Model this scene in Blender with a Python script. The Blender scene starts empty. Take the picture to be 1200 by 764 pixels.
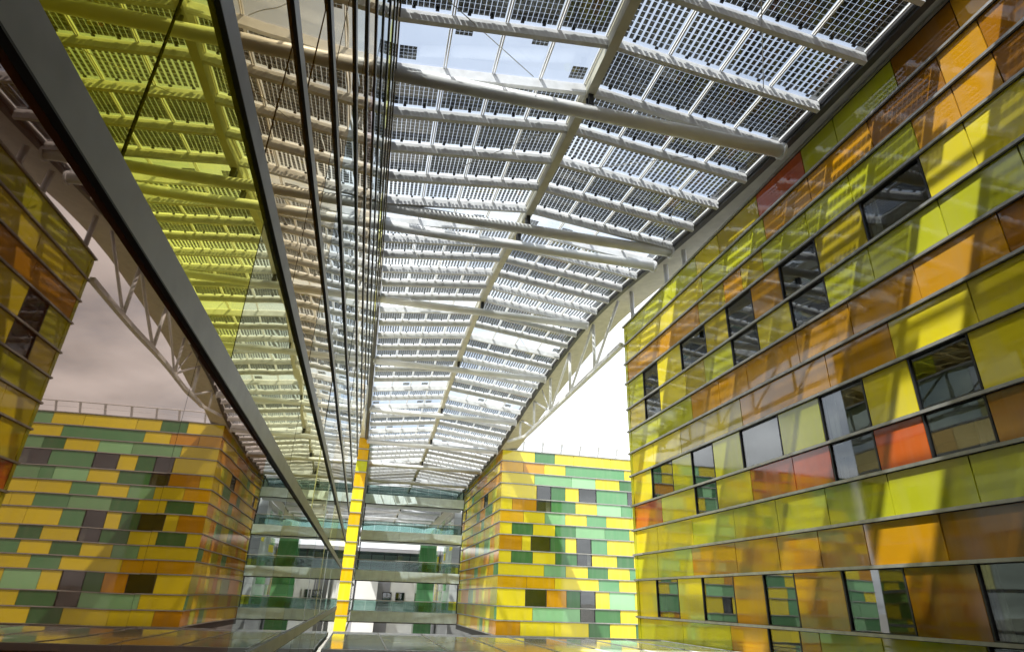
import bpy, math, random
from mathutils import Vector, Matrix
random.seed(11)
sc = bpy.context.scene
COL = sc.collection
V = Vector

# ------------------------------------------------------------------ helpers
class MB:
    """collects faces of several materials and links them as one mesh object"""
    def __init__(self):
        self.v, self.f, self.mi, self.mats, self.uv = [], [], [], [], []
    def slot(self, m):
        if m not in self.mats:
            self.mats.append(m)
        return self.mats.index(m)
    def face(self, pts, m):
        b = len(self.v)
        self.v += [V(p) for p in pts]
        self.f.append(list(range(b, b + len(pts))))
        self.mi.append(self.slot(m))
        return self
    def hexa(self, c, m):
        """c: 8 corners, bottom ring then top ring"""
        b = len(self.v)
        self.v += [V(p) for p in c]
        s = self.slot(m)
        for q in ((0, 3, 2, 1), (4, 5, 6, 7), (0, 1, 5, 4), (1, 2, 6, 5), (2, 3, 7, 6), (3, 0, 4, 7)):
            self.f.append([b + i for i in q]); self.mi.append(s)
        return self
    def box(self, x0, x1, y0, y1, z0, z1, m):
        return self.hexa([(x0, y0, z0), (x1, y0, z0), (x1, y1, z0), (x0, y1, z0),
                          (x0, y0, z1), (x1, y0, z1), (x1, y1, z1), (x0, y1, z1)], m)
    def bar(self, a, b, w, h, m, up=(0, 0, 1), dz=0.0):
        """rectangular bar from a to b; w across, h along up, centred dz above the line"""
        a, b = V(a), V(b)
        d = (b - a).normalized()
        s = d.cross(V(up)).normalized()
        u = s.cross(d).normalized()
        o = u * dz
        c = []
        for p in (a, b):
            c.append([p + o - s * w / 2 - u * h / 2, p + o + s * w / 2 - u * h / 2,
                      p + o + s * w / 2 + u * h / 2, p + o - s * w / 2 + u * h / 2])
        return self.hexa([c[0][0], c[0][1], c[1][1], c[1][0], c[0][3], c[0][2], c[1][2], c[1][3]], m)
    def tube(self, a, b, r, m, n=14, r2=None):
        a, b = V(a), V(b)
        d = (b - a).normalized()
        s = d.cross(V((0, 0, 1)) if abs(d.z) < .95 else V((1, 0, 0))).normalized()
        u = s.cross(d)
        base = len(self.v); sl = self.slot(m)
        r2 = r if r2 is None else r2
        for p, rr in ((a, r), (b, r2)):
            for i in range(n):
                t = 2 * math.pi * i / n
                self.v.append(p + (s * math.cos(t) + u * math.sin(t)) * rr)
        for i in range(n):
            j = (i + 1) % n
            self.f.append([base + i, base + j, base + n + j, base + n + i]); self.mi.append(sl)
        self.f.append([base + i for i in range(n)][::-1]); self.mi.append(sl)
        self.f.append([base + n + i for i in range(n)]); self.mi.append(sl)
        return self
    def build(self, name, parent=None, smooth=False, bevel=0, kind=None, label=None, tilt=None):
        lo = V([min(p[i] for p in self.v) for i in range(3)])
        hi = V([max(p[i] for p in self.v) for i in range(3)])
        c = (lo + hi) / 2
        me = bpy.data.meshes.new(name)
        me.from_pydata([tuple(p - c) for p in self.v], [], self.f)
        for m in self.mats:
            me.materials.append(m)
        me.polygons.foreach_set('material_index', self.mi)
        if smooth:
            me.polygons.foreach_set('use_smooth', [len(f) == 4 for f in self.f])
        me.update()
        import bmesh
        bm = bmesh.new(); bm.from_mesh(me)
        bmesh.ops.recalc_face_normals(bm, faces=bm.faces)
        bm.to_mesh(me); bm.free()
        o = bpy.data.objects.new(name, me)
        COL.objects.link(o)
        pw = WORLD.get(parent.name, V((0, 0, 0))) if parent else V((0, 0, 0))
        if parent:
            o.parent = parent
        o.location = c - pw
        if tilt:
            o.rotation_euler = tilt
        WORLD[o.name] = c
        if bevel:
            bv = o.modifiers.new('edge', 'BEVEL'); bv.width = bevel; bv.segments = 2; bv.limit_method = 'ANGLE'
        if kind: o['kind'] = kind
        if label: o['label'] = label
        return o
WORLD = {}

def thing(name, label, cat, loc, group=None):
    o = bpy.data.objects.new(name, None)
    COL.objects.link(o)
    o.location = loc; o.empty_display_size = .3
    o['label'] = label; o['category'] = cat
    if group: o['group'] = group
    WORLD[o.name] = V(loc)
    return o

# ------------------------------------------------------------------ materials
def new_mat(name):
    m = bpy.data.materials.new(name); m.use_nodes = True
    nt = m.node_tree; nt.nodes.clear()
    out = nt.nodes.new('ShaderNodeOutputMaterial')
    return m, nt, out
def nd(nt, t, **kw):
    n = nt.nodes.new(t)
    for k, v in kw.items():
        if k in n.inputs: n.inputs[k].default_value = v
        else: setattr(n, k, v)
    return n
def position(nt, scale=(1, 1, 1)):
    g = nd(nt, 'ShaderNodeNewGeometry'); mp = nd(nt, 'ShaderNodeMapping')
    mp.inputs['Scale'].default_value = scale
    nt.links.new(g.outputs['Position'], mp.inputs['Vector'])
    return mp.outputs['Vector']
def wavy(nt, scale, dist, vec, detail=1.0):
    n = nd(nt, 'ShaderNodeTexNoise', Scale=scale, Detail=detail)
    nt.links.new(vec, n.inputs['Vector'])
    b = nd(nt, 'ShaderNodeBump', Strength=1.0, Distance=dist)
    nt.links.new(n.outputs['Fac'], b.inputs['Height'])
    return b.outputs['Normal']

def painted_glass(name, col, ior=1.62, rough=.025, wave=.0016):
    """back-painted glass: even pigment behind a glossy, slightly rippled sheet, a film of dust on it"""
    m, nt, out = new_mat(name)
    p = nd(nt, 'ShaderNodeBsdfPrincipled')
    p.inputs['IOR'].default_value = ior
    L = nt.links
    vec = position(nt)
    n = nd(nt, 'ShaderNodeTexNoise', Scale=1.3, Detail=4.0)
    L.new(vec, n.inputs['Vector'])
    oi = nd(nt, 'ShaderNodeObjectInfo')
    ad = nd(nt, 'ShaderNodeMath', operation='ADD'); L.new(n.outputs['Fac'], ad.inputs[0]); L.new(oi.outputs['Random'], ad.inputs[1])
    r = nd(nt, 'ShaderNodeMapRange'); r.inputs['From Min'].default_value = .3; r.inputs['From Max'].default_value = 1.6
    r.inputs['To Min'].default_value = .86; r.inputs['To Max'].default_value = 1.1
    L.new(ad.outputs[0], r.inputs['Value'])
    mul = nd(nt, 'ShaderNodeVectorMath', operation='SCALE'); mul.inputs[0].default_value = col[:3]
    L.new(r.outputs['Result'], mul.inputs['Scale'])
    n2 = nd(nt, 'ShaderNodeTexNoise', Scale=3.0, Detail=6.0)
    st = position(nt, (1, 1, .12)); L.new(st, n2.inputs['Vector'])
    r2 = nd(nt, 'ShaderNodeMapRange'); r2.inputs['From Min'].default_value = .4; r2.inputs['From Max'].default_value = .8
    r2.inputs['To Min'].default_value = rough; r2.inputs['To Max'].default_value = rough + .09
    L.new(n2.outputs['Fac'], r2.inputs['Value']); L.new(r2.outputs['Result'], p.inputs['Roughness'])
    r3 = nd(nt, 'ShaderNodeMapRange'); r3.inputs['From Min'].default_value = .45; r3.inputs['From Max'].default_value = .75
    r3.inputs['To Min'].default_value = 0.0; r3.inputs['To Max'].default_value = .10
    L.new(n2.outputs['Fac'], r3.inputs['Value'])
    dm = nd(nt, 'ShaderNodeMix'); dm.data_type = 'RGBA'
    L.new(r3.outputs['Result'], dm.inputs[0]); L.new(mul.outputs['Vector'], dm.inputs[6]); dm.inputs[7].default_value = (.46, .43, .37, 1)
    L.new(dm.outputs[2], p.inputs['Base Color'])
    L.new(wavy(nt, 1.1, wave, vec), p.inputs['Normal'])
    L.new(p.outputs[0], out.inputs[0])
    return m

def mirror_glass(name, col, body, f0=.3, wave=.003, ior=1.4, edge=(.95, .96, .95)):
    """solar-coated glass: tinted mirror over a dark body colour, whiter towards grazing"""
    m, nt, out = new_mat(name)
    L = nt.links
    vec = position(nt)
    nrm = wavy(nt, .9, wave, vec)
    gl = nd(nt, 'ShaderNodeBsdfAnisotropic') if False else nd(nt, 'ShaderNodeBsdfGlossy', Roughness=.012)
    gw = nd(nt, 'ShaderNodeBsdfGlossy', Roughness=.012); gw.inputs['Color'].default_value = (*edge, 1)
    gl.inputs['Color'].default_value = (*col, 1)
    df = nd(nt, 'ShaderNodeBsdfDiffuse'); df.inputs['Color'].default_value = (*body, 1)
    for s in (gl, gw): L.new(nrm, s.inputs['Normal'])
    mx = nd(nt, 'ShaderNodeMixShader'); mx.inputs[0].default_value = f0
    L.new(df.outputs[0], mx.inputs[1]); L.new(gl.outputs[0], mx.inputs[2])
    fr = nd(nt, 'ShaderNodeFresnel', IOR=ior); L.new(nrm, fr.inputs['Normal'])
    m2 = nd(nt, 'ShaderNodeMixShader'); L.new(fr.outputs[0], m2.inputs[0])
    L.new(mx.outputs[0], m2.inputs[1]); L.new(gw.outputs[0], m2.inputs[2])
    L.new(m2.outputs[0], out.inputs[0])
    return m

def clear_glass(name, tint=(.86, .9, .9), ior=1.5, wave=0.0, rough=0.0):
    m, nt, out = new_mat(name)
    L = nt.links
    t = nd(nt, 'ShaderNodeBsdfTransparent'); t.inputs['Color'].default_value = (*tint, 1)
    g = nd(nt, 'ShaderNodeBsdfGlossy', Roughness=rough)
    fr = nd(nt, 'ShaderNodeFresnel', IOR=ior)
    ge = nd(nt, 'ShaderNodeNewGeometry')
    k = nd(nt, 'ShaderNodeMapRange'); k.inputs['To Min'].default_value = ior; k.inputs['To Max'].default_value = 1 / ior
    L.new(ge.outputs['Backfacing'], k.inputs['Value']); L.new(k.outputs['Result'], fr.inputs['IOR'])
    mx = nd(nt, 'ShaderNodeMixShader')
    if wave:
        nr = wavy(nt, 1.0, wave, position(nt)); L.new(nr, g.inputs['Normal']); L.new(nr, fr.inputs['Normal'])
    L.new(fr.outputs[0], mx.inputs[0]); L.new(t.outputs[0], mx.inputs[1]); L.new(g.outputs[0], mx.inputs[2])
    L.new(mx.outputs[0], out.inputs[0])
    return m

def plain(name, col, rough=.5, metal=0.0, vary=.12, scale=3.0, ior=1.45, bump=0.0):
    m, nt, out = new_mat(name)
    L = nt.links
    p = nd(nt, 'ShaderNodeBsdfPrincipled')
    p.inputs['Metallic'].default_value = metal; p.inputs['Roughness'].default_value = rough; p.inputs['IOR'].default_value = ior
    vec = position(nt)
    n = nd(nt, 'ShaderNodeTexNoise', Scale=scale, Detail=6.0); L.new(vec, n.inputs['Vector'])
    r = nd(nt, 'ShaderNodeMapRange'); r.inputs['From Min'].default_value = .3; r.inputs['From Max'].default_value = .7
    r.inputs['To Min'].default_value = 1 - vary; r.inputs['To Max'].default_value = 1 + vary * .5
    L.new(n.outputs['Fac'], r.inputs['Value'])
    s = nd(nt, 'ShaderNodeVectorMath', operation='SCALE'); s.inputs[0].default_value = col
    L.new(r.outputs['Result'], s.inputs['Scale']); L.new(s.outputs['Vector'], p.inputs['Base Color'])
    if bump:
        L.new(wavy(nt, scale * 6, bump, vec, 4.0), p.inputs['Normal'])
    L.new(p.outputs[0], out.inputs[0])
    return m

PG = {
    'y': painted_glass('yellow glass', (.78, .645, .025)),
    'Y': painted_glass('mustard glass', (.52, .40, .012)),
    'l': painted_glass('lime glass', (.52, .53, .022)),
    'o': painted_glass('orange glass', (.60, .285, .008)),
    'A': painted_glass('amber glass', (.72, .40, .008)),
    'b': painted_glass('brown orange glass', (.36, .145, .006)),
    'r': painted_glass('red glass', (.58, .10, .012)),
    'G': painted_glass('bottle green glass', (.05, .17, .055)),
    'g': painted_glass('leaf green glass', (.12, .32, .14)),
    't': painted_glass('sage green glass', (.19, .40, .19)),
    'k': painted_glass('grey glass', (.42, .44, .42)),
    'm': painted_glass('mint glass', (.30, .62, .30)),
}
PM = {k: painted_glass('matt ' + v.name, tuple(c), 1.3, .12) for k, v, c in (
    ('y', PG['y'], (.80, .62, .02)), ('A', PG['A'], (.78, .44, .01)), ('o', PG['o'], (.70, .32, .01)), ('l', PG['l'], (.56, .58, .03)),
    ('g', PG['g'], (.16, .38, .16)), ('m', PG['m'], (.30, .62, .30)))}
MG = {
    'n': mirror_glass('brown solar glass', (.60, .40, .30), (.085, .024, .008), .14, ior=1.9, edge=(.88, .74, .66)),
    'l': mirror_glass('lime solar glass', (.86, .82, .02), (.34, .32, .006), .52, edge=(.95, .92, .45)),
    'q': mirror_glass('pale lime solar glass', (.86, .84, .34), (.20, .20, .05), .45, edge=(.97, .95, .74)),
    'o': mirror_glass('amber solar glass', (.74, .50, .14), (.24, .12, .01), .45, edge=(.95, .86, .72)),
    'c': mirror_glass('clear solar glass', (.74, .80, .76), (.03, .04, .035), .34),
    'p': mirror_glass('pale green solar glass', (.70, .80, .66), (.07, .10, .06), .36),
    'd': mirror_glass('gold solar glass', (.80, .62, .20), (.20, .13, .02), .45),
    'e': mirror_glass('olive solar glass', (.58, .54, .16), (.08, .07, .01), .40),
}
M = dict(
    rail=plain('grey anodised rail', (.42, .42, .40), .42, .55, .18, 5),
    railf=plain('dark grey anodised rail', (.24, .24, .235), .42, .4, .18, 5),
    dark=plain('dark rubber and painted shade', (.018, .018, .018), .6),
    frame=plain('dark window frame', (.035, .035, .038), .4, .2),
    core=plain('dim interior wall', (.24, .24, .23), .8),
    slab=plain('interior floor slab', (.30, .29, .27), .8),
    blind=plain('cream blind', (.72, .68, .58), .8),
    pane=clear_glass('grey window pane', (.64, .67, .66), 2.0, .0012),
    soffit=plain('roof soffit', (.55, .53, .42), .55),
    white=plain('white painted steel', (.74, .75, .75), .38, 0, .10, 2.5),
    tube=plain('ivory painted tube', (.70, .71, .70), .35, 0, .12, 1.5),
    gutter=plain('grey steel gutter', (.10, .10, .10), .45, .2, .2, 1.5),
    purlin=plain('galvanised channel', (.66, .67, .68), .42, .0, .14, 4),
    alu=plain('white aluminium profile', (.80, .80, .78), .35, .0, .06, 5),
    cell=plain('silicon cell', (.105, .10, .09), .28, 0, .35, 9, 1.5),
    sheet=clear_glass('laminated roof glass', (.95, .97, .98), 1.5, .0006),
    bal=clear_glass('balustrade glass', (.66, .76, .74), 1.55, .0008),
    concrete=plain('pale concrete', (.56, .60, .58), .7, 0, .2, 1.2, bump=.002),
    fascia=plain('grey green fascia', (.74, .86, .84), .45, 0, .15, 1.5),
    black=plain('black plastic', (.02, .02, .022), .5),
    paving=plain('pale stone paving', (.42, .40, .36), .8, 0, .25, .5, bump=.003),
    greytop=plain('grey roof membrane', (.35, .35, .34), .8),
    wall=plain('pale render', (.62, .62, .60), .8, 0, .1, .6),
    greywall=plain('grey render', (.24, .24, .26), .8, 0, .1, .6),
    canopyglass=plain('milky canopy glass', (.88, .89, .86), .05, 0, .08, .8, 2.0),
    steel=plain('brushed steel', (.55, .55, .53), .3, .8, .1, 6),
)

# ------------------------------------------------------------------ the four glass buildings
ZS = [-2.45, -1.4, -.4, .89, 1.80, 2.72, 3.67, 4.87, 5.82, 6.77, 7.75, 8.93, 9.86, 10.78, 11.72]
GAP = .014
EYE = V((0, 0, 0))

def parse(s):
    return [(t[0], float(t[1:])) for t in s.split()]

class Facade:
    """a wall of panels: O + u*U + n*N, n outward"""
    def __init__(self, root, O, U, N):
        self.root, self.O, self.U, self.N = root, V(O), V(U), V(N)
        self.panels, self.windows, self.gap = [], [], GAP
    def P(self, u, n, z):
        return self.O + self.U * u + self.N * n + V((0, 0, z))
    def blk(self, mb, u0, u1, n0, n1, z0, z1, m):
        P = self.P
        return mb.hexa([P(u0, n0, z0), P(u1, n0, z0), P(u1, n1, z0), P(u0, n1, z0),
                        P(u0, n0, z1), P(u1, n0, z1), P(u1, n1, z1), P(u0, n1, z1)], m)
    def score(self, u0, u1, z0, z1):
        c = self.P((u0 + u1) / 2, 0, (z0 + z1) / 2)
        d = c - EYE
        f = d.normalized()
        vis = max(0.02, -f.dot(self.N))
        s = (u1 - u0) * (z1 - z0) * vis / d.length_squared
        if f.dot(FWD) < .45: s *= .01
        if f.dot(FWD) < .62: s *= .3
        return s
    def panel(self, mb, u0, u1, z0, z1, m):
        self.blk(mb, u0 + self.gap, u1 - self.gap, -.035, 0, z0 + .01, z1 - .01, m)
    def row(self, z0, z1, segs, mats):
        for code, u0, u1 in segs:
            if u1 - u0 < .1: continue
            if code == 'w': self.windows.append((u0, u1, z0, z1))
            else: self.panels.append((u0, u1, z0, z1, mats[code], code))

NAMES = dict(y='yellow', Y='mustard yellow', l='lime', o='orange', A='amber', b='brown orange', r='red', G='bottle green',
             g='leaf green', t='sage green', k='grey', m='mint green')
MNAMES = dict(n='brown reflective', l='lime reflective', q='pale lime reflective', o='amber reflective', c='clear reflective', p='pale green reflective',
              d='gold reflective', e='olive reflective')

def finish(root, facades, limit=95, wave_tilt=.0022, names=NAMES, rail_d=.10, rail_h=.075, rail_m=None):
    allp = []
    for fa in facades:
        for p in fa.panels:
            allp.append((fa.score(*p[:4]), fa, p))
    allp.sort(key=lambda a: -a[0])
    keep, rest = allp[:limit], allp[limit:]
    for s, fa, (u0, u1, z0, z1, m, code) in keep:
        mb = MB(); fa.panel(mb, u0, u1, z0, z1, m)
        t = tuple(random.gauss(0, wave_tilt) * (1 - abs(a)) for a in fa.N)
        t = (t[0] * (.6 if abs(fa.N.y) else .2), t[1] * (.2 if abs(fa.N.y) else .6), t[2])
        mb.build('facade_panel', root, tilt=t, label=f'{names[code]} glass panel')
    if rest:
        mb = MB()
        for s, fa, (u0, u1, z0, z1, m, code) in rest:
            fa.panel(mb, u0, u1, z0, z1, m)
        mb.build('facade_panel', root, kind='stuff')
    wins = []
    for fa in facades:
        for w in fa.windows: wins.append((fa.score(*w), fa, w))
    wins.sort(key=lambda a: -a[0])
    for i, (s, fa, (u0, u1, z0, z1)) in enumerate(wins):
        b = .045
        mb = MB()
        fa.blk(mb, u0 + .006, u0 + b, -.12, .004, z0 + .012, z1 - .012, M['frame'])
        fa.blk(mb, u1 - b, u1 - .006, -.12, .004, z0 + .012, z1 - .012, M['frame'])
        fa.blk(mb, u0 + b, u1 - b, -.12, .004, z0 + .012, z0 + .05, M['frame'])
        fa.blk(mb, u0 + b, u1 - b, -.12, .004, z1 - .05, z1 - .012, M['frame'])
        w = mb.build('window', root)
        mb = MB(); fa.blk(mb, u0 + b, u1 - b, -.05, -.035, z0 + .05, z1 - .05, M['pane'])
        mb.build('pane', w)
        if random.random() < .5:
            mb = MB()
            lw = (u1 - u0) * random.uniform(.16, .34)
            a = u1 - b - lw if random.random() < .7 else u0 + b
            k = max(2, int(lw / .06))
            for j in range(k):
                ua, ub = a + lw * j / k, a + lw * (j + 1) / k
                na = -.16 - .03 * (j % 2); nb = -.16 - .03 * ((j + 1) % 2)
                P = fa.P
                mb.face([P(ua, na, z0), P(ub, nb, z0), P(ub, nb, z1), P(ua, na, z1)], M['blind'])
            mb.build('curtain', w)

def rails(fa, u0, u1, zlist=ZS, d=.10, h=.075, m=None, up=.4, gasket=True):
    for z in zlist:
        mb = MB()
        fa.blk(mb, u0, u1, -.03, d, z - h * (1 - up), z + h * up, m or M['rail'])
        if gasket: fa.blk(mb, u0, u1, -.03, d * .3, z - h * (1 - up) - .012, z - h * (1 - up), M['dark'])
        else: fa.blk(mb, u0, u1, -.03, d, z - h * (1 - up) - .006, z - h * (1 - up), M['dark'])  # no gasket: black strip paints shade onto the whole rail underside
        mb.build('rail', fa.root)

def random_row(u0, u1, pal, wrow, wchance=.3, unit=(.95, 1.5, 1.9, 2.7)):
    out, u = [], u0
    while u < u1 - .3:
        w = random.choice(unit)
        if u + w > u1 - .7: w = u1 - u
        c = random.choice(pal)
        if wrow and random.random() < wchance and w < 2: c = 'w'
        out.append((c, u, u + w)); u += w
    return out

WROWS = (2, 6, 10)
FWD = V((0.19416, 0.88878, 0.41518))

# -- right-hand building: facade in the plane x = 10.5, running along y
RIGHT = {
 0: 'o23.7 o20.94 b17.4 o13.92 o11.14',
 1: 'l23.7 l20.17 o17.3 w15.55 o14.25 l13.57 l11.7 w9.39 l8.49',
 2: 'y23.7 w21.95 y20.27 w18.7 o16.88 w15.47 o14.15 w12.52 b10.77 w9.22 o8.04',
 3: 'l23.7 l21.71 o19.14 o16.6 o14.62 o13.06 o11.59 b9.68 b8.01',
 4: 'y23.7 y21.57 l18.96 l16.49 l14.47 l12.56 l10.67 l8.77 Y7.57',
 5: 'r23.7 y21.07 w18.62 y17.24 r15.41 r13.53 w12.16 r10.77 w9.5 b8.13 b6.74',
 6: 'y23.7 w21.78 l20.02 w18.65 l17.22 w15.69 l13.83 w12.23 y10.76 w9.51 y8.12 y6.38',
 7: 'y23.7 y21.47 Y19.25 o15.45 o11.73 y9.75 y7.83 y6.14',
 8: 'l23.7 l20.95 o18.27 o16.49 o14.92 o12.61 o10.7 o8.8 b6.92',
 9: 'Y23.7 w21.98 y20.58 Y18.53 l17.21 w15.54 y14.14 w12.65 l11.25 l9.78 l7.89 l6.22',
 10: 'l23.7 w22.0 y20.63 w18.72 Y16.94 w15.61 o14.19 w12.83 Y11.31 w9.72 y7.99 y6.94 Y5.64',
 11: 'o23.7 o20.47 Y17.21 o15.54 Y14.55 l13.43 l11.44 l9.84 o7.92 o6.92 b6.03',
 12: 'y23.7 y20.17 l16.79 o13.12 o11.1 b8.94 o6.99 b6.06 b4.76',
 13: 'l23.7 l18.98 y17.04 Y15.52 r13.25 l11.14 l9.87 b7.95 o6.38',
}
YEND, YNEAR = 23.7, -30.0
rb = thing('glass_building', 'orange, yellow and lime glass building with dark windows rising to the roof edge',
           'building', (16, 9, -6.4))
fa = Facade(rb, (10.5, 0, 0), (0, 1, 0), (-1, 0, 0))
for k, s in RIGHT.items():
    it = parse(s); segs = []
    for i, (c, y1) in enumerate(it):
        y0 = it[i + 1][1] if i + 1 < len(it) else max(YNEAR, y1 - 1.7)
        segs.append((c, y0, y1))
    segs += random_row(YNEAR, segs[-1][1], 'yolbyo', k in WROWS)[::1]
    fa.row(ZS[k], ZS[k + 1], segs, PG)
finish(rb, [fa])
rails(fa, YNEAR, YEND + .05, d=.075, h=.065)
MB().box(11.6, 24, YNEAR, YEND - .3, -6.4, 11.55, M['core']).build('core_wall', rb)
mb = MB()
for z in (-.62, 3.44, 7.5):
    mb.box(10.62, 11.59, YNEAR, YEND - .31, z - .16, z + .14, M['slab'])
mb.build('floor_slab', rb)
MB().box(10.56, 24, YNEAR, YEND - .02, 11.56, 11.74, M['greytop']).build('roof', rb)
MB().box(10.48, 24, YEND - .25, YEND - .03, -6.4, 11.555, PG['l']).build('end_wall', rb)
MB().box(11.2, 11.59, YNEAR, YEND - .31, -6.4, -3.6, M['concrete']).build('base_wall', rb)

# -- left-hand building: reflective coloured glass in the plane x = -.78
LX = -.686
lb = thing('mirror_glass_building', 'long reflective curtain wall of brown, lime and amber glass with projecting grey rails',
           'building', (-6, 9, -6.4))
fl = Facade(lb, (LX, 0, 0), (0, 1, 0), (1, 0, 0))
fl.gap = .009
LEFT = {
 2: 'n-3.0 n-.2 n2.29 c4.14 e5.52 c6.9 p8.2 c9.5 e11.9 c13.2 p15.9 c18.5 e21.2',
 3: 'l-3.0 l-.2 l1.34 q2.74 q5.3 q7.95 p10.6 q13.2 p15.9 q18.5 q21.2',
 4: 'o-3.0 o-.2 o1.1 o2.46 o3.8 d5.3 c7.95 d10.6 p13.2 d15.9 c18.5 d21.2',
 5: 'c-3.0 c.3 o1.6 o2.98 d4.3 c5.3 p7.95 c10.6 d13.2 p15.9 e18.5 p21.2',
 6: 'o-3.0 o1.0 o2.4 o3.7 p5.1 p7.95 c10.6 e13.2 p15.9 e18.5 c21.2',
 7: 'd-3.0 d1.2 d3.7 o5.3 d7.95 d10.6 p13.2 e15.9 d18.5 d21.2',
 8: 'o-3.0 o1.2 o4.0 n6.6 o7.95 d10.6 c13.2 d15.9 o18.5 d21.2',
 9: 'c-3.0 c1.2 p4.0 c6.6 p9.2 c11.9 e14.5 p17.2 c21.2',
 10: 'p-3.0 p1.2 p4.0 c6.6 p9.2 e11.9 c14.5 p17.2 p21.2',
 11: 'd-3.0 d2.6 d5.3 l7.95 d10.6 l13.2 d15.9 l18.5 d21.2',
 12: 'l-3.0 e2.6 l5.3 e7.95 d10.6 e13.2 l15.9 d18.5 e21.2',
 13: 'o-3.0 o2.6 d5.3 o7.95 d10.6 o13.2 d15.9 o18.5 d21.2',
 1: 'n-3.0 n-.2 n2.29 c4.14 p5.52 c6.9 p8.2 c9.5 e11.9 c13.2 p15.9 c18.5 e21.2',
 0: 'n-3.0 n.6 n2.29 c4.14 d6.62 p9.28 d11.9 c15.9 d18.5',
}
for k, s in LEFT.items():
    it = parse(s)
    it[0] = (it[0][0], YNEAR)
    segs = [(c, y, it[i + 1][1] if i + 1 < len(it) else YEND) for i, (c, y) in enumerate(it)]
    fl.row(ZS[k], ZS[k + 1], segs, MG)
finish(lb, [fl], names=MNAMES, wave_tilt=.0016)
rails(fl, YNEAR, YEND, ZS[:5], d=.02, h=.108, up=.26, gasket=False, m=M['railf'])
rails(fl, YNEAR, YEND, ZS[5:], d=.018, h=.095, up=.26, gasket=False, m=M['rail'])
MB().box(-14, LX - .045, YNEAR, YEND - .03, -6.4, 11.66, M['dark']).build('core_wall', lb)
mb = MB(); mb.box(LX - .045, LX - .002, YEND - .028, YEND + .02, -2.5, 11.76, M['rail']); mb.build('end_trim', lb)
MB().box(-14, LX - .046, YEND - .029, YEND, -2.5, 11.7, PG['y']).build('end_wall', lb)

# -- far right building: front in the plane y = 50, flank in the plane x = 10.5
FARF = {
 0: 'o10.5 y12.4 y15.13 G17.96 y19.74',
 1: 'y10.5 m13.37 w17.27 G18.52 y20.66',
 2: 'y10.5 w12.76 o14.5 G16.15 w17.29 y18.59 m19.78',
 3: 'A10.5 A12.86 y15.18 g18.88 y20.66',
 4: 'y10.5 t14.27 y16.09 G17.98 y19.72 g21.62',
 5: 'y10.5 G11.53 y13.31 G15.21 w17.06 y18.35',
 6: 'o10.5 y12.39 w13.13 G14.79 y16.07 w17.02 g18.33 y19.72',
 7: 'y10.5 G11.52 y13.3 G15.18 t16.96 g19.55',
 8: 'A10.5 y12.47 t14.3 y16.07 g17.96 y19.71',
 9: 'y10.5 o11.48 w13.57 G14.84 y16.98 m18.89',
 10: 'y10.5 w13.56 G14.83 y16.08 w17.28 g18.88 w21.72',
 11: 'y10.5 t13.35 m16.64 y18.82',
 12: 'A10.5 o12.37 y14.2 g16.1 y21.52',
 13: 'y10.5 G13.34 y15.14 y16.86 y20.29',
}
XR = 34.0
fb = thing('chequered_building', 'sunlit block of yellow and green panels in chequered rows beyond the open gap', 'building', (20, 60, -6.4))
ff = Facade(fb, (0, 50, 0), (1, 0, 0), (0, -1, 0))
for k, s in FARF.items():
    it = parse(s)
    segs = [(c, x, it[i + 1][1] if i + 1 < len(it) else min(it[-1][1] + 2.2, XR)) for i, (c, x) in enumerate(it)]
    segs += random_row(segs[-1][2], XR, 'yyymgtyGy', k in WROWS, .3)
    ff.row(ZS[k], ZS[k + 1], segs, PG)
fs = Facade(fb, (10.5, 0, 0), (0, 1, 0), (-1, 0, 0))
for k in range(14):
    fs.row(ZS[k], ZS[k + 1], random_row(50.0, 71.0, 'yyAoyloyyAlyg', k in WROWS, .15), PM)
finish(fb, [ff, fs])
rails(ff, 10.5, XR, d=.07, h=.07); rails(fs, 49.95, 71, d=.07, h=.07)
MB().box(11.4, XR, 50.9, 70.98, -2.9, 11.5, M['core']).build('core_wall', fb)
MB().box(10.54, XR, 50.04, 70.99, 11.51, 11.74, M['greytop']).build('roof', fb)
MB().box(10.54, XR, 50.04, 70.99, -2.95, -2.46, M['dark']).build('underside', fb)
for x, y in ((12, 52), (18, 52), (24, 52), (30, 52), (12, 62), (12, 69)):
    MB().tube((x, y, -6.4), (x, y, -2.9), .22, M['white']).build('column', fb, smooth=True)
mb = MB()
mb.tube((10.6, 50.15, 12.62), (XR, 50.15, 12.62), .05, M['white'], 8)
mb.tube((10.6, 50.15, 12.2), (XR, 50.15, 12.2), .012, M['white'], 6)
for i in range(14):
    x = 10.7 + i * 1.72
    mb.bar((x, 50.7, 11.74), (x, 50.15, 12.62), .06, .16, M['white'], (1, 0, 0))
mb.build('roof_railing', fb)

# -- far left building: only its yellow and orange front edge shows past the mirror wall
lf = thing('yellow_building', 'narrow sunlit edge of yellow and orange panels standing beyond the mirror wall', 'building', (-8, 60, -6.4))
SLIV = dict(zip(range(13, -1, -1), 'AAlAyyAyyyAyAy'))
f2 = Facade(lf, (0, 50, 0), (-1, 0, 0), (0, -1, 0))
for k in range(14):
    w0 = random.choice((1.9, 2.7))
    segs = [(SLIV[k], .6, .6 + w0)] + random_row(.6 + w0, 24, 'yyymgtyGyo', k in WROWS, .3)
    f2.row(ZS[k], ZS[k + 1], segs, PG)
f3 = Facade(lf, (-.6, 0, 0), (0, 1, 0), (1, 0, 0))
for k in range(14):
    f3.row(ZS[k], ZS[k + 1], random_row(50, 71, 'yAolyg', k in WROWS, .4, (2.7, 3.4)), PG)
finish(lf, [f2, f3])
rails(f2, .6, 24, d=.07, h=.07); rails(f3, 49.95, 71, d=.07, h=.07)
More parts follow.
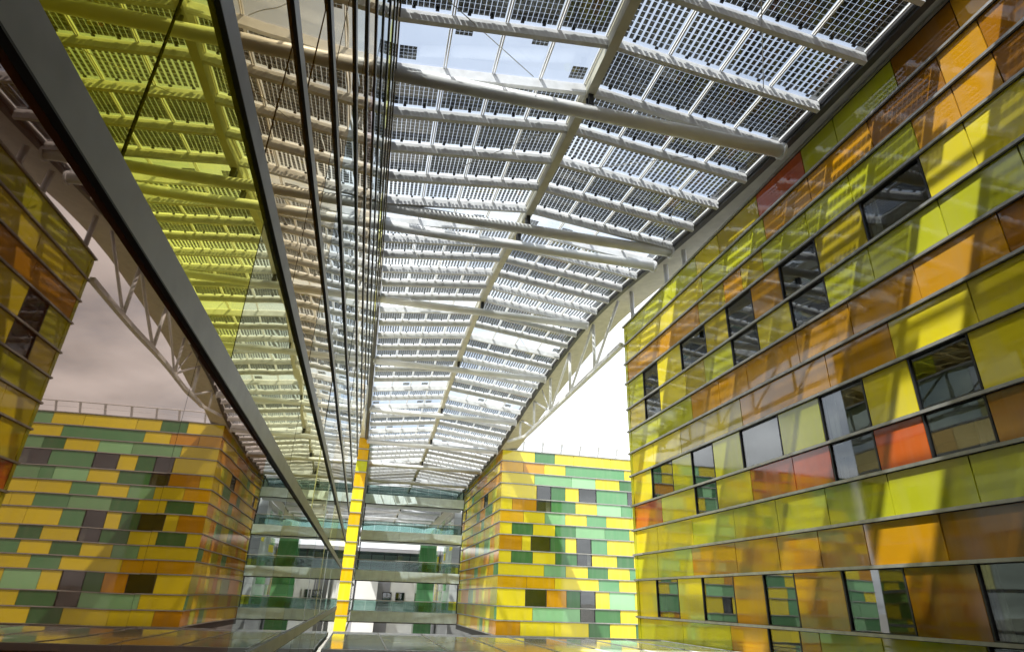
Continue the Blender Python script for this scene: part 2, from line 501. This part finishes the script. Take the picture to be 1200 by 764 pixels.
MB().box(-24, -1.5, 50.9, 70.98, -2.9, 11.5, M['core']).build('core_wall', lf)
MB().box(-24, -.64, 50.04, 70.99, 11.51, 11.74, M['greytop']).build('roof', lf)
MB().box(-24, -.64, 50.04, 70.99, -2.95, -2.46, M['dark']).build('underside', lf)
for x, y in ((-2, 52), (-2, 69), (-9, 52), (-16, 52)):
    MB().tube((x, y, -6.4), (x, y, -2.9), .22, M['white']).build('column', lf, smooth=True)

# ------------------------------------------------------------------ the photovoltaic roof
KN = [(-34, 11.85), (6, 11.9), (11, 12.0), (15, 12.3), (19, 12.75), (23, 13.3), (28, 13.65), (35, 13.35), (42, 12.7), (49, 11.85),
      (56, 11.45), (75, 11.2), (118, 11.0)]
def zg(y):
    for i in range(len(KN) - 1):
        if y <= KN[i + 1][0] or i == len(KN) - 2:
            (x0, a), (x1, b) = KN[i], KN[i + 1]
            m0 = (b - KN[max(i - 1, 0)][1]) / (x1 - KN[max(i - 1, 0)][0])
            m1 = (KN[min(i + 2, len(KN) - 1)][1] - a) / (KN[min(i + 2, len(KN) - 1)][0] - x0)
            h = x1 - x0; t = (y - x0) / h
            return ((2*t**3 - 3*t*t + 1) * a + (t**3 - 2*t*t + t) * h * m0 + (-2*t**3 + 3*t*t) * b + (t**3 - t*t) * h * m1)
XS, XGR, XGL, RISE = 4.36, 10.0, -.76, .62
roof = thing('solar_roof', 'arched glass roof of dark solar panels on white channels and tubes over the street', 'roof', (XS, 40, 11))
def rp(side, t, y, dz=0.0):
    """point on the roof: t = 0 at the ridge beam, 1 at the gutter"""
    x0 = XS + (.13 if side > 0 else -.13); x1 = XGR if side > 0 else XGL
    return V((x0 + (x1 - x0) * t, y, zg(y) + RISE * (1 - t) + dz))
PITCH, YT = 1.6, 11.3
RIGHT_T = {-5: 'd', -4: 'c', -3: 'd', -2: 's', -1: 'd', 0: 'd', 1: 's', 2: 'd', 3: 'd', 4: 'c', 5: 's', 6: 'd', 7: 'd', 8: 's', 9: 's', 10: 'd', 11: 'd',
           12: 'c', 13: 'd', 14: 's', 15: 's', 16: 's', 17: 'd', 18: 'c', 19: 's', 20: 's', 21: 'd', 22: 's', 23: 's', 24: 'c'}
LEFT_T = {-3: 'd', -2: 'd', -1: 'c', 0: 'd', 1: 'd', 2: 'd', 3: 's', 4: 'c', 5: 's', 6: 'd', 7: 's', 8: 'd', 9: 'd', 10: 'c', 11: 'd', 12: 's', 13: 'd',
          14: 'd', 15: 'd', 16: 'd', 17: 'c', 18: 's', 19: 'c', 20: 's', 21: 'd', 22: 'c', 23: 's', 24: 's'}
KR = range(-27, 62)
def rtype(side, k):
    T = RIGHT_T if side > 0 else LEFT_T
    if k in T: return T[k]
    rr = random.Random(k * 7 + (3 if side > 0 else 0))
    return 'd' if k < 0 else rr.choice('ddssc')

def cell_rects(kind, w, l, seed):
    """cells of one laminate in its own u (0..w), v (0..l) frame"""
    out = []
    if kind == 'd':
        nu, nv, fu, fv, mu, mv = 9, 10, .90, .955, .02, .02
    elif kind == 's':
        nu, nv, fu, fv, mu, mv = 8, 9, .64, .89, .03, .03
    else:
        r = random.Random(seed)
        if r.random() < .1: return out
        cu, cv = r.choice((0, 1)), r.choice((0, 1))
        a, b = (.06, .06 + .42) if cu == 0 else (w - .48, w - .06)
        c, d = (.06, .06 + .42) if cv == 0 else (l - .48, l - .06)
        for i in range(4):
            for j in range(4):
                s = .105
                out.append((a + i * s, a + i * s + .098, c + j * s, c + j * s + .098))
        return out
    pu, pv = (w - 2 * mu) / nu, (l - 2 * mv) / nv
    for i in range(nu):
        for j in range(nv):
            u = mu + pu * (i + .5 - fu / 2); v = mv + pv * (j + .5 - fv / 2)
            out.append((u, u + pu * fu, v, v + pv * fv))
    return out

panels = []
for side in (-1, 1):
    for k in KR:
        y0 = YT + PITCH * k + .02; y1 = y0 + PITCH - .07
        for c in range(4):
            t0, t1 = c / 4, (c + 1) / 4
            mid = rp(side, (t0 + t1) / 2, (y0 + y1) / 2)
            f = (mid - EYE).normalized()
            scv = max(.05, f.z) / mid.length_squared
            if f.dot(FWD) < .66: scv *= .02
            if y0 > 60: scv *= .2
            panels.append((scv, side, k, c, t0, t1, y0, y1))
panels.sort(key=lambda a: -a[0])

def panel_geo(side, k, c, t0, t1, y0, y1, fr, gl, ce, jb):
    A, B, C_, D = (rp(side, t0, y0), rp(side, t1, y0), rp(side, t1, y1), rp(side, t0, y1))
    w = (B - A).length; l = (D - A).length
    eu = (B - A) / w; ev = (D - A) / l
    n = eu.cross(ev).normalized()
    if n.z < 0: n = -n
    S = lambda u, v, d=0.0: A + eu * u + ev * v + n * d
    def slab(mb, u0, u1, v0, v1, d0, d1, m):
        mb.hexa([S(u0, v0, d0), S(u1, v0, d0), S(u1, v1, d0), S(u0, v1, d0), S(u0, v0, d1), S(u1, v0, d1), S(u1, v1, d1), S(u0, v1, d1)], m)
    g = .012
    for a, b in ((g, g + .032), (w - g - .032, w - g)):
        slab(fr, a, b, 0, l, -.03, .03, M['alu'])
    slab(fr, g + .032, w - g - .032, 0, .02, -.03, .03, M['alu'])
    slab(gl, g + .034, w - g - .034, .022, l - .002, 0, .012, M['sheet'])
    kind = rtype(side, k)
    for (u0, u1, v0, v1) in cell_rects(kind, w - .09, l - .062, k * 13 + c + side):
        ce.face([S(.045 + u0, .025 + v0, .018), S(.045 + u1, .025 + v0, .018), S(.045 + u1, .025 + v1, .018), S(.045 + u0, .025 + v1, .018)], M['cell'])
    if kind != 'c':
        for q in (.3, .72):
            slab(jb, w * q - .04, w * q + .04, l - .10, l - .04, -.04, -.002, M['black'])
NKEEP = 100
for p in panels[:NKEEP]:
    fr, gl, ce, jb = MB(), MB(), MB(), MB()
    panel_geo(*p[1:], fr, gl, ce, jb)
    lab = dict(d='densely celled solar panel', s='solar panel with cells in spaced strips', c='nearly clear glass panel')[rtype(p[1], p[2])]
    o = fr.build('solar_panel', roof, label=lab)
    gl.build('glass_sheet', o)
    if ce.v: ce.build('cell_grid', o)
    if jb.v: jb.build('junction_box', o)
rest = MB()
for p in panels[NKEEP:]:
    panel_geo(*p[1:], rest, rest, rest, rest)
rest.build('solar_panel', roof, kind='stuff')

# channels across the slope at the far edge of every row
keepers, rest = [], MB()
def purlin(mb, side, y):
    t = 40
    a, b = rp(side, 0, y), rp(side, 1, y)
    mb.bar(a, b, .03, .27, M['purlin'], dz=-.165)               # web
    mb.bar(a + V((0, .045, 0)), b + V((0, .045, 0)), .12, .02, M['purlin'], dz=-.31)   # lower flange
    mb.bar(a + V((0, .03, 0)), b + V((0, .03, 0)), .07, .016, M['alu'], dz=-.022)    # upper flange
for k in KR:
    for side in (-1, 1):
        y = YT + PITCH * (k + 1) - .03
        if 6 < y < 70:
            mb = MB(); purlin(mb, side, y); mb.build('channel', roof)
        else:
            purlin(rest, side, y)
rest.build('channel', roof, kind='stuff')

def along(fn, y0, y1, step=1.6):
    ys = []; y = y0
    while y < y1 - 1e-6:
        ys.append((y, min(y + step, y1))); y += step
    for a, b in ys: fn(a, b)
def sweep(prof, y0, y1, m, dz=lambda y: zg(y), step=1.6):
    """closed profile (x, z) swept along y on the roof's curve"""
    mb = MB(); ys = []; y = y0
    while y < y1: ys.append(y); y += step
    ys.append(y1)
    n = len(prof); s = mb.slot(m)
    for y in ys:
        for x, z in prof: mb.v.append(V((x, y, dz(y) + z)))
    for i in range(len(ys) - 1):
        for j in range(n):
            k2 = (j + 1) % n
            mb.f.append([i * n + j, i * n + k2, (i + 1) * n + k2, (i + 1) * n + j]); mb.mi.append(s)
    mb.f.append(list(range(n))); mb.mi.append(s)
    mb.f.append([(len(ys) - 1) * n + j for j in range(n)]); mb.mi.append(s)
    return mb
YR0, YR1 = -31.8, 110.4
sweep([(XS - .12, RISE - .40), (XS + .12, RISE - .40), (XS + .12, RISE + .09), (XS - .12, RISE + .09)], YR0, YR1, M['soffit']).build('ridge_beam', roof)
for sx, x0 in ((1, XGR), (-1, XGL)):
    g = [(x0 + sx * .02, -.12), (x0 + sx * .30, -.12), (x0 + sx * .30, .34), (x0 + sx * .27, .34), (x0 + sx * .27, -.09),
         (x0 + sx * .05, -.09), (x0 + sx * .05, .40), (x0 + sx * .02, .40)]
    sweep(g, YR0, YR1, M['gutter']).build('gutter', roof)
    sweep([(x0 + sx * .31, -.10), (x0 + sx * 1.85, .12), (x0 + sx * 1.85, .18), (x0 + sx * .31, -.04)], YR0, YR1, M['soffit']).build('eaves_soffit', roof)
    sweep([(x0 + sx * .06, -.20), (x0 + sx * .24, -.20), (x0 + sx * .24, -.124), (x0 + sx * .06, -.124)], YR0, YR1, M['gutter']).build('edge_beam', roof)

# cross tubes, each hung from the ridge beam by a dark post and pinned at the gutters
TUBES = [-28.7, -20.7, -12.7, -4.7, 3.3, 11.3, 17.9, 19.35, 27.3, 35.3, 43.3, 50.0, 57.5, 65.5, 73.5, 81.5, 89.5, 97.5, 105.5]
for y in TUBES:
    z = zg(y) - .33
    mb = MB(); mb.tube((XGL + .02, y, z), (XGR - .02, y, z), .188, M['tube'], 28)
    mb.build('cross_tube', roof, smooth=True)
    mb = MB()
    mb.box(XS - .07, XS + .07, y - .12, y - .06, z + .15, zg(y) + RISE - .41, M['black'])
    mb.box(XS - .07, XS + .07, y + .06, y + .12, z + .15, zg(y) + RISE - .41, M['black'])
    mb.tube((XS, y, z + .2), (XS, y, zg(y) + RISE - .405), .03, M['steel'], 10)
    mb.build('hanger', roof)
    for sx, x0 in ((1, XGR), (-1, XGL)):
        mb = MB()
        mb.box(x0 - .10, x0 + .10, y - .02, y + .02, z - .1, zg(y) - .13, M['white'])
        mb.tube((x0 - .02, y, z), (x0 + .05 * sx, y, z), .24, M['white'], 20)
        mb.build('pin_joint', roof)

# bowstring trusses over the gap between the buildings, on both eaves
NOD = [23.5, 27.3, 31.3, 35.3, 39.3, 43.3]
for sx, x0 in ((1, XGR + .38), (-1, XGL - .38)):
    zb = 10.85
    top = lambda y: zg(y) - .2
    mb = MB(); mb.bar((x0, 23.75, zb), (x0, 41.6, zb), .21, .21, M['white'])
    mb.bar((x0, 41.6, zb), (x0, 47.5, top(47.5)), .19, .19, M['white'])
    tr = mb.build('truss', roof)
    mb = MB()
    for y in NOD[1:]:
        zb2 = zb + .07 if y < 41.6 else zb + (top(47.5) - zb) * (y - 41.6) / 5.9 + .07
        mb.tube((x0, y, zb2), (x0, y, top(y)), .085, M['white'], 12)
    mb.build('upright', tr, smooth=True)
    mb = MB()
    for a, b in ((23.9, 27.3), (27.3, 31.3), (31.3, 35.3)):
        mb.tube((x0, a, top(a)), (x0, b, zb + .05), .07, M['white'], 12)
    for a, b in ((35.3, 39.3), (39.3, 43.0)):
        mb.tube((x0, a, zb + .05), (x0, b, top(b)), .07, M['white'], 12)
    mb.tube((x0, 35.3, zb + .05), (x0, 37.3, top(37.3)), .04, M['white'], 10)
    mb.build('diagonal', tr, smooth=True)
for x, y, zb in ((10.62, 18.0, 11.74), (10.62, 19.5, 11.74), (10.62, 22.9, 11.74), (10.75, 50.6, 11.74), (10.75, 57.5, 11.74), (10.75, 65.5, 11.74),
                 (-1.3, 18.0, 11.66), (-1.3, 22.9, 11.66), (-1.3, 50.6, 11.74), (-1.3, 57.5, 11.74), (-1.3, 65.5, 11.74)):
    MB().tube((x, y, zb), (x, y, zg(y) - .11), .10, M['white'], 14).build('post', roof, smooth=True)
# bracing rods under the panels
for a, b in (((-1, 1, 8.3), (-1, .3, 11.0)), ((1, .1, 14.7), (1, .62, 12.6)), ((1, .75, 14.6), (1, .98, 18.8)), ((-1, .1, 13.0), (-1, .55, 15.2)),
             ((-1, .9, 20.0), (-1, .3, 26.8)), ((1, .2, 28.0), (1, .95, 34.8)), ((-1, .9, 28.0), (-1, .2, 34.8)), ((1, .3, 6.4), (1, .7, 9.6)),
             ((1, .3, 36.0), (1, .95, 42.8)), ((-1, .9, 36.0), (-1, .2, 42.8))):
    MB().tube(rp(*a, -.24), rp(*b, -.24), .011, M['steel'], 8).build('bracing_rod', roof, smooth=True)

# ------------------------------------------------------------------ link bridges at the far end
ORD = {0: 'lowest', 1: 'second lowest', 2: 'third lowest', 3: 'topmost'}
for i, zt in enumerate((-1.46, 2.42, 6.40, 10.2)):
    br = thing('link_bridge', f'{ORD[i]} of the four glass-sided bridges between the far yellow blocks', 'bridge', (5, 70.5, zt), 'link bridges between the far blocks')
    ya, yb = 70.0, 73.4
    mb = MB(); mb.box(-.55, 10.45, ya + .06, yb, zt - 1.0, zt - .02, M['concrete']); mb.build('deck', br)
    mb = MB()
    for j in range(8):
        x = -.55 + 11.0 * j / 8
        mb.box(x + .008, x + 11.0 / 8 - .008, ya, ya + .055, zt - .98, zt, M['fascia'])
    mb.build('fascia', br)
    mb = MB(); mb.box(-.55, 10.45, ya - .03, ya + .08, zt - 1.08, zt - 1.003, M['dark']); mb.build('drip_edge', br)
    mb = MB()
    for j in range(8):
        x = -.55 + 11.0 * j / 8
        mb.box(x + .012, x + 11.0 / 8 - .012, ya + .02, ya + .035, zt + .004, zt + .98, M['bal'])
    mb.build('glass_balustrade', br)
    mb = MB()
    for j in range(8):
        x = -.55 + 11.0 * j / 8
        mb.box(x + .012, x + 11.0 / 8 - .012, yb - .035, yb - .02, zt - .01, zt + .98, M['bal'])
    mb.build('glass_balustrade', br)
    mb = MB(); mb.tube((-.55, ya + .03, zt + 1.02), (10.45, ya + .03, zt + 1.02), .03, M['white'], 10)
    mb.tube((-.55, yb - .03, zt + 1.02), (10.45, yb - .03, zt + 1.02), .03, M['white'], 10)
    mb.build('handrail', br, smooth=True)
    for x in (-.5, 10.3):
        MB().box(x, x + .12, ya + .06, ya + .16, zt + .002, zt + 2.8 if i < 3 else zt + 1.0, M['black']).build('post', br)

# ------------------------------------------------------------------ buildings beyond the bridges
eb = thing('pale_building', 'pale hall with a glazed upper storey and small dark windows seen under the far bridges', 'building', (3, 118, -6.4))
MB().box(-14, 22, 114, 130, -6.4, 2.4, M['wall']).build('wall', eb)
MB().box(-14, 5.2, 113.9, 113.99, -6.38, 2.38, M['greywall']).build('wall_panel', eb, label='grey rendered wall section')
MB().box(-.5, 3.0, 111.5, 113.8, -6.38, 2.2, M['wall']).build('porch', eb)
MB().box(-14, 22, 113, 130, 6.9, 7.5, M['greywall']).build('roof', eb)
mb = MB()
for j in range(17): mb.box(-14 + j * 2.2, -14 + j * 2.2 + .12, 113.86, 113.98, 2.41, 6.88, M['frame'])
for z in (4.6,): mb.box(-14, 22, 113.82, 113.855, z, z + .1, M['frame'])
fr = mb.build('window', eb)
MB().box(-14, 22, 113.90, 113.92, 2.42, 6.87, M['bal']).build('pane', fr)
MB().box(-14, 22, 122, 122.2, 2.41, 6.88, M['wall']).build('back_wall', eb)
for x in (-5.2, 4.0, 6.2, 12.5):
    w = MB().box(x, x + 1.5, 113.82, 113.89, -.9, .6, M['frame']).build('window', eb)
    MB().box(x + .12, x + 1.38, 113.79, 113.815, -.78, .48, M['pane']).build('pane', w)
gt = thing('green_tower', 'slim stair tower of banded green glass between the pale hall and the yellow flank', 'tower', (8.8, 97, -6.4))
mb = MB(); zz = -6.4
gf = []
while zz < 7.0:
    h = random.choice((.95, 1.2, .95))
    for x in (8.15, 9.4):
        mb2 = MB(); mb2.box(x + .01, x + 1.24, 96.0, 96.06, zz + .01, zz + h - .01, PG[random.choice('GggG')])
        mb2.build('glass_panel', gt)
    zz += h
MB().box(8.16, 10.64, 96.065, 98.6, -6.4, 7.1, PG['G']).build('tower_wall', gt)
yw = thing('grey_building', 'block of grey glass panels and windows right of the green tower', 'building', (14, 92, -6.4))
MB().box(11.4, 24, 84.1, 113, -6.4, 10.4, M['core']).build('wall', yw)
f4 = Facade(yw, (11.35, 0, 0), (0, 1, 0), (-1, 0, 0))
for k in range(13):
    f4.row(ZS[k], ZS[k + 1], random_row(84, 113, 'kkktky', k in WROWS, .4, (2.2, 2.9, 3.6)), PG)
f5 = Facade(yw, (0, 84, 0), (1, 0, 0), (0, -1, 0))
for k in range(13):
    f5.row(ZS[k], ZS[k + 1], random_row(11.35, 20, 'kkktky', k in WROWS, .4, (2.2, 2.9, 3.6)), PG)
finish(yw, [f4, f5], 90)

# ------------------------------------------------------------------ glass-roofed walkway just below the camera's level
gw = thing('glass_walkway', 'low glass-roofed walkway crossing the street between mirror wall and orange building', 'walkway', (5, 18, -4.5))
x0, x1, y0, y1, zc = -.6, 10.3, 14.7, 21.4, -1.08
n = 8
for j in range(n):
    xa = x0 + (x1 - x0) * j / n; xb = x0 + (x1 - x0) * (j + 1) / n
    MB().box(xa + .02, xb - .02, y0 + .16, y1 - .05, zc - .03, zc, M['canopyglass']).build('roof_pane', gw)
mb = MB()
for j in range(n + 1):
    xa = x0 + (x1 - x0) * j / n
    mb.box(xa - .018, xa + .018, y0 + .15, y1, zc - .10, zc + .012, M['white'])
mb.build('glazing_bar', gw)
MB().box(x0, x1, y0, y0 + .14, zc - .10, zc + .03, M['white']).build('edge_beam', gw)
MB().box(x0, x1, y1 + .001, y1 + .10, zc - .2, zc + .03, M['steel']).build('edge_beam', gw)
MB().box(x0, x1, y0 + .2, y1 - .1, -4.6, -4.4, M['concrete']).build('deck', gw)
for xa in (x0 + .4, x0 + 3.8, x0 + 7.2, x1 - .4):
    for yy in (y0 + .3, y1 - .3):
        MB().box(xa - .05, xa + .05, yy - .05, yy + .05, -6.4, zc - .24, M['frame']).build('post', gw)
MB().box(x0, x1, y0 + .2, y0 + .22, -4.39, -3.3, M['bal']).build('glass_balustrade', gw)
MB().box(x0 + .3, x1 - .3, y0 + 2.0, y1 - .3, -1.62, -1.5, M['wall']).build('ceiling_raft', gw)

# street things far below, at the edge of view
for i, (x, y, lab) in enumerate(((12.2, 46.5, 'white umbrella nearest the corner under the chequered block'), (13.6, 44.0, 'white umbrella set forward of the chequered block'),
                                 (9.2, 58.0, 'white umbrella under the lowest far bridge'))):
    u = thing('parasol', lab, 'parasol', (x, y, -6.4), 'white parasols on the street')
    MB().tube((x, y, -6.36), (x, y, -3.1), .03, M['white'], 8).build('pole', u, smooth=True)
    MB().tube((x, y, -6.4), (x, y, -6.34), .3, M['concrete'], 16).build('base', u)
    mb = MB()
    for j in range(8):
        a, b = 2 * math.pi * j / 8, 2 * math.pi * (j + 1) / 8
        r = 1.35
        p = [V((x + r * math.cos(t), y + r * math.sin(t), -3.75)) for t in (a, b)]
        mb.face([p[0], p[1], V((x, y, -3.05))], M['blind'])
        mb.face([p[0], p[1], p[1] - V((0, 0, .16)), p[0] - V((0, 0, .16))], M['blind'])
    mb.build('canopy', u)

# ------------------------------------------------------------------ ground
mb = MB()
g = 3000
mb.face([(-g, -g, -6.4), (g, -g, -6.4), (g, g, -6.4), (-g, g, -6.4)], M['paving'])
o = mb.build('ground'); o['kind'] = 'structure'

# ------------------------------------------------------------------ sky, sun, camera
TRAVEL = V((.48, .445, -1.0)).normalized()
EL = math.asin(-TRAVEL.z); ROT = math.atan2(-TRAVEL.x, -TRAVEL.y)
w = bpy.data.worlds.new('World'); sc.world = w; w.use_nodes = True
nt = w.node_tree; nt.nodes.clear(); L = nt.links
out = nd(nt, 'ShaderNodeOutputWorld')
sky = nd(nt, 'ShaderNodeTexSky'); sky.sky_type = 'NISHITA'; sky.sun_disc = False
sky.sun_elevation = EL; sky.sun_rotation = ROT; sky.dust_density = 2.5; sky.air_density = 1.0
bg = nd(nt, 'ShaderNodeBackground', Strength=.15); L.new(sky.outputs[0], bg.inputs['Color'])
tc = nd(nt, 'ShaderNodeTexCoord'); sp = nd(nt, 'ShaderNodeSeparateXYZ'); L.new(tc.outputs['Generated'], sp.inputs[0])
zc_ = nd(nt, 'ShaderNodeMath', operation='MAXIMUM'); L.new(sp.outputs['Z'], zc_.inputs[0]); zc_.inputs[1].default_value = 0
za = nd(nt, 'ShaderNodeMath', operation='ADD'); L.new(zc_.outputs[0], za.inputs[0]); za.inputs[1].default_value = .22
dv = nd(nt, 'ShaderNodeVectorMath', operation='DIVIDE'); L.new(tc.outputs['Generated'], dv.inputs[0])
cb = nd(nt, 'ShaderNodeCombineXYZ')
for i in range(3): L.new(za.outputs[0], cb.inputs[i])
L.new(cb.outputs[0], dv.inputs[1])
nz = nd(nt, 'ShaderNodeTexNoise', Scale=1.25, Detail=9.0, Roughness=.55); L.new(dv.outputs['Vector'], nz.inputs['Vector'])
lowz = nd(nt, 'ShaderNodeMapRange'); lowz.inputs['From Min'].default_value = .55; lowz.inputs['From Max'].default_value = .05
lowz.inputs['To Min'].default_value = -.06; lowz.inputs['To Max'].default_value = .22; L.new(sp.outputs['Z'], lowz.inputs['Value'])
ad = nd(nt, 'ShaderNodeMath', operation='ADD'); L.new(nz.outputs['Fac'], ad.inputs[0]); L.new(lowz.outputs['Result'], ad.inputs[1])
mr = nd(nt, 'ShaderNodeMapRange', interpolation_type='SMOOTHSTEP'); mr.inputs['From Min'].default_value = .46; mr.inputs['From Max'].default_value = .66; mr.inputs['To Min'].default_value = .30
L.new(ad.outputs[0], mr.inputs['Value'])
n3 = nd(nt, 'ShaderNodeTexNoise', Scale=2.6, Detail=6.0); L.new(dv.outputs['Vector'], n3.inputs['Vector'])
m3 = nd(nt, 'ShaderNodeMapRange'); m3.inputs['From Min'].default_value = .3; m3.inputs['From Max'].default_value = .7
m3.inputs['To Min'].default_value = .9; m3.inputs['To Max'].default_value = 1.7; L.new(n3.outputs['Fac'], m3.inputs['Value'])
bc = nd(nt, 'ShaderNodeBackground'); bc.inputs['Color'].default_value = (.94, .97, 1, 1); L.new(m3.outputs['Result'], bc.inputs['Strength'])
mx = nd(nt, 'ShaderNodeMixShader'); L.new(mr.outputs['Result'], mx.inputs[0]); L.new(bg.outputs[0], mx.inputs[1]); L.new(bc.outputs[0], mx.inputs[2])
L.new(mx.outputs[0], out.inputs[0])

sd = bpy.data.lights.new('sun', 'SUN'); sd.energy = 4.8; sd.angle = math.radians(.9); sd.color = (1, .965, .90)
so = bpy.data.objects.new('sun', sd); COL.objects.link(so)
so.rotation_euler = TRAVEL.to_track_quat('-Z', 'Y').to_euler(); so.location = (0, 0, 40)

cd = bpy.data.cameras.new('camera'); cam = bpy.data.objects.new('camera', cd); COL.objects.link(cam)
R = [[0.973167577803584, 0.12347794301348702, 0.19415989055689026], [-0.22778763969359828, 0.39772777157120676, 0.8887774811075164],
     [0.032521634564163085, -0.9091566516888938, 0.4151825212784308]]
cam.matrix_world = Matrix([[R[i][0], -R[i][1], -R[i][2], 0] for i in range(3)] + [[0, 0, 0, 1]])
cd.sensor_width = 36; cd.lens = 703.4 / 1200 * 36; cd.clip_start = .05; cd.clip_end = 8000
sc.camera = cam

sc.view_settings.view_transform = 'Standard'; sc.view_settings.look = 'None'
sc.view_settings.gamma = 1; sc.view_settings.exposure = .64; sc.view_settings.use_curve_mapping = False
sc.render.engine = 'CYCLES'
cy = sc.cycles
cy.use_denoising = True
cy.max_bounces = 10; cy.diffuse_bounces = 4; cy.glossy_bounces = 6; cy.transmission_bounces = 6; cy.transparent_max_bounces = 24
cy.caustics_reflective = False; cy.caustics_refractive = False
cy.sample_clamp_indirect = 8
